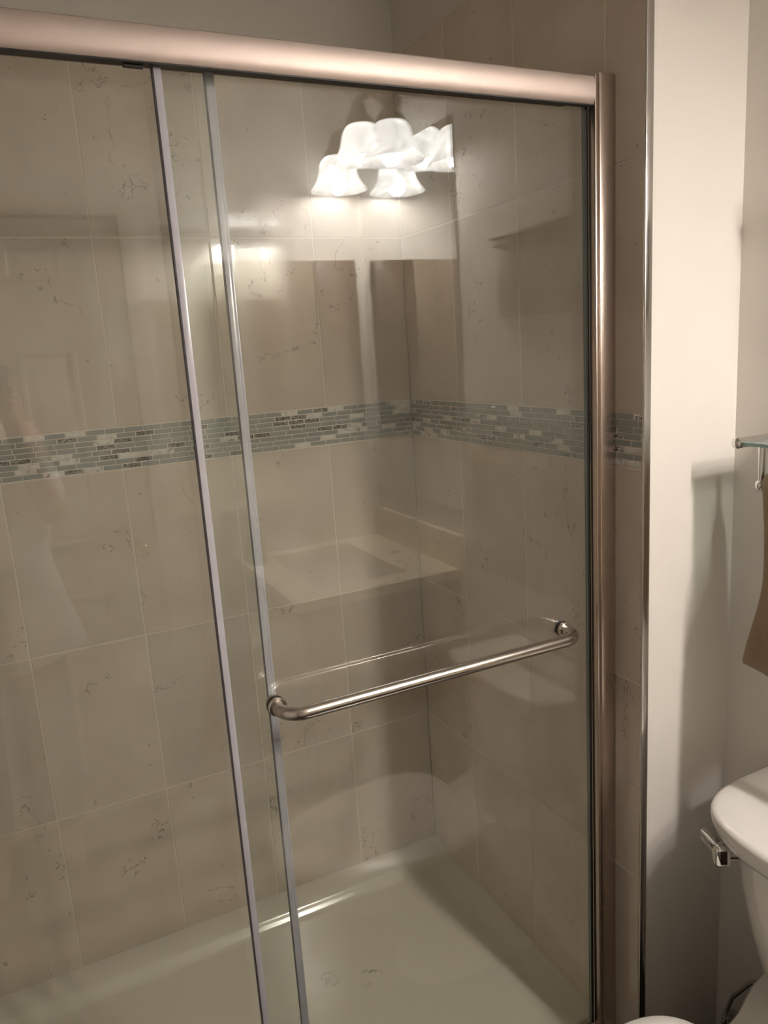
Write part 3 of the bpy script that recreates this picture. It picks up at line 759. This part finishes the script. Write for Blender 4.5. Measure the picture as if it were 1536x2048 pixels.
# dark cabinet on the wall beside the mirror
wc = thing('wall_cabinet', 'shallow brown wall cabinet at right angles to the mirror', 'cabinet', (-0.07, YB, 1.28))
bm = bmesh.new(); box(bm, -0.330, 0.1900, YB+0.0005, YB+0.022, 1.28, 1.8815, 0.002); obj('cabinet_case', bm, M['wood'], wc, 40)
for x0_, x1_, kx in ((-0.327, 0.0265, 0.010), (0.0295, 0.187, 0.045)):
    bm = bmesh.new(); box(bm, x0_, x1_, YB+0.0224, YB+0.034, 1.283, 1.8785, 0.0025); box(bm, x0_+0.045, x1_-0.045, YB+0.0335, YB+0.037, 1.328, 1.8335, 0.002); d = obj('cabinet_door', bm, M['wood'] if x0_ > -0.1 else M['tan'], wc, 40)
    bm = bmesh.new(); ball(bm, (kx, YB+0.045, 1.36), 0.009, 14); tube(bm, [(kx, YB+0.034, 1.36), (kx, YB+0.04, 1.36)], 0.004, 10); obj('door_knob', bm, M['bronze'], d, 50)
ol = thing('wall_outlet', 'ivory power outlet on the wall at the end of the counter', 'outlet', (0.143, YB, 1.13))
bm = bmesh.new(); box(bm, 0.108, 0.178, YB+0.0004, YB+0.0055, 1.073, 1.187, 0.002); op = obj('cover_plate', bm, M['plastic_white'], ol, 40)
for z in (1.108, 1.152):
    bm = bmesh.new(); box(bm, 0.1275, 0.1585, YB+0.0055, YB+0.0075, z-0.014, z+0.014, 0.001); so = obj('socket', bm, M['plastic_white'], ol, 40)
    bm = bmesh.new()
    for dx in (-0.006, 0.006): box(bm, 0.143+dx-0.001, 0.143+dx+0.001, YB+0.0074, YB+0.0079, z-0.003, z+0.006)
    obj('slot', bm, M['dark'], so)
# things standing on the counter
bo_ = thing('soap_bottle', 'pale green soap pump bottle on the counter front corner', 'bottle', (-0.300, -2.155, CZ1))
bm = bmesh.new(); lathe(bm, [(0.0001, 0.0005), (0.030, 0.0005), (0.033, 0.006), (0.033, 0.085), (0.028, 0.100), (0.013, 0.108), (0.013, 0.114)], (-0.300, -2.155, CZ1), 32, cap1=True); obj('bottle_body', bm, M['soap'], bo_, 40)
bm = bmesh.new(); lathe(bm, [(0.014, 0.1135), (0.014, 0.124), (0.005, 0.126), (0.005, 0.148), (0.010, 0.149), (0.010, 0.158), (0.0001, 0.159)], (-0.300, -2.155, CZ1), 24)
tube(bm, [(-0.300, -2.155, CZ1+0.154), (-0.275, -2.140, CZ1+0.156), (-0.266, -2.134, CZ1+0.148)], 0.004, 10); obj('pump_head', bm, M['chrome'], bo_, 40)
cn = thing('spray_can', 'tall slim white can behind the green soap bottle', 'can', (-0.297, -2.225, CZ1))
bm = bmesh.new(); lathe(bm, [(0.0001, 0.0005), (0.024, 0.0005), (0.025, 0.004), (0.025, 0.215), (0.022, 0.226), (0.0001, 0.228)], (-0.297, -2.225, CZ1), 30); obj('can_body', bm, M['plastic_white'], cn, 40)
bm = bmesh.new(); lathe(bm, [(0.0215, 0.2265), (0.0225, 0.229), (0.0225, 0.300), (0.020, 0.304), (0.018, 0.300), (0.018, 0.285), (0.0001, 0.285)], (-0.297, -2.225, CZ1), 30); obj('can_cap', bm, M['plastic_white'], cn, 40)

# ------------------------------------------------------------------ door behind the photographer
bm = bmesh.new(); box(bm, DX0+0.003, DX1-0.003, YB-0.045, YB-0.012, 0.008, DZ-0.003)
def panel(x0, x1, z0, z1):
    rings(bm, [[Vector((x, YB+dy, z)) for x, z in ((x0+e_, z0+e_), (x1-e_, z0+e_), (x1-e_, z1-e_), (x0+e_, z1-e_))] for e_, dy in ((0.0, -0.0119), (0.004, -0.005), (0.016, -0.005), (0.022, -0.0115), (0.034, -0.0115), (0.05, -0.006))], False, True)
for z0, z1 in ((1.840, 1.955), (0.99, 1.635), (0.16, 0.82)):
    panel(-0.945, -0.768, z0, z1); panel(-1.215, -1.04, z0, z1)
door = struct(obj('door_1', bm, M['doorpaint']), 'white panelled door, reflected in the left glass')
bm = bmesh.new(); lathe(bm, [(0.0001, 0.008), (0.024, 0.006), (0.030, 0.0)], (-0.650, YB-0.012, 0.95), 28, 'Y'); tube(bm, [(-0.650, YB-0.008, 0.95), (-0.650, YB+0.030, 0.95)], 0.010, 16)
lathe(bm, [(0.010, 0.030), (0.018, 0.034), (0.027, 0.044), (0.029, 0.054), (0.026, 0.064), (0.016, 0.071), (0.0001, 0.073)], (-0.650, YB-0.012, 0.95), 28, 'Y'); obj('door_knob', bm, M['clearknob'], door, 50)
bm = bmesh.new()
for x0_, x1_, z0, z1 in ((DX1, DX1+0.064, 0.0, DZ+0.06), (DX0-0.064, DX0, 0.0, DZ+0.06), (DX0, DX1, DZ, DZ+0.06)):
    box(bm, x0_, x1_, YB+0.0003, YB+0.016, z0, z1, 0.003)
struct(obj('trim_2', bm, M['doorpaint'], None, 40), 'white casing around the panelled door')


# ------------------------------------------------------------------ photographer, faintly mirrored in the left glass
from mathutils import Quaternion
PX, PY = -1.115, -2.075
PHC = CAM_LOC + (-F)*0.012                      # lens sits just in front of the phone
def skin_obj(name, verts, edges, radii, root, mat, parent, levels=2):
    me = bpy.data.meshes.new(name); me.from_pydata([tuple(v) for v in verts], edges, [])
    o = bpy.data.objects.new(name, me); COL.objects.link(o)
    sm = o.modifiers.new('skin', 'SKIN'); sm.use_smooth_shade = True; sm.branch_smoothing = 0.3
    lay = me.skin_vertices[0].data
    for i, r in enumerate(radii):
        lay[i].radius = r if isinstance(r, tuple) else (r, r)
        lay[i].use_root = (i == root)
    sb = o.modifiers.new('soft', 'SUBSURF'); sb.levels = levels; sb.render_levels = levels
    me.materials.append(mat)
    if parent is not None:
        o.parent = parent; o.matrix_parent_inverse = Matrix.Translation(parent.location).inverted()
    return o
V, E, RD = [], [], []
def av(p, r, link=None):
    V.append(Vector(p)); RD.append(r)
    if link is not None: E.append((link, len(V)-1))
    return len(V)-1
pel = av((PX, PY, 0.93), (0.135, 0.105)); w1 = av((PX, PY+0.005, 1.06), (0.125, 0.095), pel); ch = av((PX, PY+0.005, 1.24), (0.140, 0.105), w1)
up = av((PX, PY-0.005, 1.39), (0.105, 0.085), ch); nk = av((PX, PY+0.005, 1.475), 0.052, up); nk2 = av((PX+0.004, PY+0.02, 1.53), 0.050, nk)
# arms: hands meet at the phone just behind the lens
ph_c = PHC - F*0.006 - Uu*0.055 + Rr*(-0.022)
def arm(sx, wrist):
    sh_ = av((PX+sx*0.150, PY-0.005, 1.395), 0.062, up)
    el = Vector((PX+sx*0.205, PY+0.055, 1.135)); e0 = av(Vector((PX+sx*0.185, PY+0.02, 1.27)), 0.050, sh_); e1 = av(el, 0.041, e0)
    f1 = av(el.lerp(wrist, 0.45), 0.038, e1); w_ = av(wrist, 0.0265, f1)
    return w_
wrR = ph_c + Rr*0.066 - F*0.052 - Uu*0.075; wrL = ph_c - Rr*0.066 - F*0.052 - Uu*0.075
for sx, wr, side in ((1, wrR, 1), (-1, wrL, -1)):
    w_ = arm(sx, wr)
    kn = ph_c + Rr*side*0.052 - F*0.026 - Uu*0.018
    p1 = av(wr.lerp(kn, 0.45), (0.026, 0.017), w_); p2 = av(wr.lerp(kn, 0.9), (0.029, 0.015), p1)
    for k, (du, ln) in enumerate(((0.030, 0.9), (0.011, 1.0), (-0.009, 0.94), (-0.028, 0.78))):
        a = av(kn + Uu*du*0.8 + Rr*side*0.004, 0.0092, p2)
        b_ = av(kn + Uu*du + F*0.026*ln + Rr*side*0.006, 0.0086, a)
        av(kn + Uu*du + F*0.036*ln - Rr*side*0.016*ln, 0.0074, b_)
    t1 = av(wr.lerp(kn, 0.35) - Rr*side*0.020 - F*0.004, 0.0115, p1)
    t2 = av(kn - Rr*side*0.030 - Uu*0.016 + F*0.004, 0.0100, t1); av(kn - Rr*side*0.042 + Uu*0.004 + F*0.006, 0.0085, t2)
for sx in (1, -1):
    h_ = av((PX+sx*0.090, PY, 0.86), 0.088, pel); k_ = av((PX+sx*0.100, PY+0.015, 0.49), 0.058, h_); c_ = av((PX+sx*0.103, PY-0.012, 0.33), 0.056, k_)
    an = av((PX+sx*0.106, PY-0.025, 0.085), 0.036, c_); hl = av((PX+sx*0.106, PY-0.030, 0.040), 0.036, an); av((PX+sx*0.115, PY+0.10, 0.030), (0.040, 0.028), hl); 
per = skin_obj('person', V, E, RD, 0, M['skin'], None)
tag(per, 'person in a loose white shirt photographing with a phone, seen faintly in the left glass', 'person')
# head: shaped ellipsoid with brow, nose, lips, chin
hc = Vector((PX+0.006, PY+0.035, 1.635)); b = bmesh.new(); bmesh.ops.create_uvsphere(b, u_segments=40, v_segments=28, radius=1.0)
def gs(x, c, w_): return math.exp(-((x-c)/w_)**2)
for v in b.verts:
    x, y, z = v.co
    fx, fy, fz = x*0.074, y*0.094, z*0.118
    if fz < 0: fx *= 1-0.28*(-z)**1.6; fy *= 1-(0.10 if y > 0 else 0.30)*(-z)**1.5
    if y > 0.3:
        fy += 0.022*gs(fx, 0, 0.012)*gs(fz, -0.022, 0.020) + 0.010*gs(fx, 0, 0.009)*gs(fz, 0.004, 0.024)
        fy -= 0.008*(gs(fx, 0.032, 0.014)+gs(fx, -0.032, 0.014))*gs(fz, 0.006, 0.012)
        fy += 0.006*gs(fx, 0, 0.022)*gs(fz, -0.060, 0.009) + 0.008*gs(fx, 0, 0.02)*gs(fz, -0.098, 0.016)
    v.co = hc + Vector((fx, fy, fz))
bm = bmesh.new(); join(bm, b)
for sx in (-1, 1): ball(bm, hc+Vector((sx*0.074, -0.006, -0.005)), 0.030, 16, (0.30, 0.62, 1.0))
hd = obj('head', bm, M['skin'], per, 70)
for sx in (-1, 1):
    bm = bmesh.new(); ball(bm, hc+Vector((sx*0.032, 0.0735, 0.006)), 0.0115, 16); e_ = obj('eye', bm, M['plastic_white'], hd, 70)
    bm = bmesh.new(); ball(bm, hc+Vector((sx*0.032, 0.0828, 0.006)), 0.0046, 12, (1, 0.7, 1)); obj('iris', bm, M['hair'], hd, 70)
bm = bmesh.new(); b = bmesh.new(); bmesh.ops.create_uvsphere(b, u_segments=36, v_segments=24, radius=1.0)
for v in b.verts:
    x, y, z = v.co
    if y > 0.25 and z < 0.52: y = 0.25 - 0.1*(0.52-z)
    if z < -0.45: z = -0.45
    v.co = hc + Vector((x*0.083, y*0.104-0.006, z*0.127+0.006))
join(bm, b); obj('hair', bm, M['hair'], per, 60)
# shirt: loose, with a flared hem
bm = bmesh.new(); rs = []
for z, a_, b__, dy in [(0.735, 0.245, 0.150, 0.01), (0.78, 0.236, 0.146, 0.01), (0.90, 0.205, 0.140, 0.008), (1.02, 0.180, 0.132, 0.005), (1.16, 0.172, 0.130, 0.005), (1.28, 0.178, 0.128, 0.0), (1.37, 0.178, 0.108, -0.005), (1.425, 0.140, 0.088, -0.006), (1.455, 0.090, 0.074, -0.004), (1.470, 0.070, 0.066, 0.0)]:
    rs.append([Vector((PX + a_*math.cos(t_)*(1+0.03*math.sin(7*t_)*(1.45-z)), PY + dy + b__*math.sin(t_)*(1+0.05*math.sin(9*t_+1)*(1.45-z)), z + 0.012*math.sin(3*t_)*(z < 0.8))) for t_ in [2*PI*k/48 for k in range(48)]])
rings(bm, rs, False, False); obj('shirt', bm, M['shirt'], per, 60)
for sx in (1, -1):
    el = Vector((PX+sx*0.205, PY+0.055, 1.135))
    sl = skin_obj('sleeve', [(PX+sx*0.090, PY-0.005, 1.375), (PX+sx*0.140, PY-0.003, 1.365), (PX+sx*0.180, PY+0.020, 1.265), tuple(el+Vector((0, -0.004, 0.03)))], [(0, 1), (1, 2), (2, 3)], [0.060, 0.068, 0.062, 0.060], 0, M['shirt'], per)
    lg = skin_obj('trouser_leg', [(PX+sx*0.070, PY, 0.93), (PX+sx*0.090, PY, 0.85), (PX+sx*0.100, PY+0.012, 0.49), (PX+sx*0.104, PY-0.015, 0.12)], [(0, 1), (1, 2), (2, 3)], [0.105, 0.102, 0.074, 0.062], 0, M['pants'], per)
phn = bmesh.new(); b = bmesh.new(); bmesh.ops.create_cube(b, size=1.0)
for v in b.verts: v.co = Vector((v.co.x*0.0716, v.co.y*0.147, v.co.z*0.0078))
bmesh.ops.bevel(b, geom=[e for e in b.edges if abs(e.verts[0].co.z-e.verts[1].co.z) > 0.005], offset=0.011, segments=6, profile=0.5, affect='EDGES')
rot = Matrix((Rr, Uu, -F)).transposed().to_4x4(); rot.translation = ph_c
bmesh.ops.transform(b, matrix=rot, verts=b.verts); join(phn, b)
po_ = tag(obj('phone', phn, M['phone'], None, 40), 'dark phone held up by the person in the white shirt', 'phone')
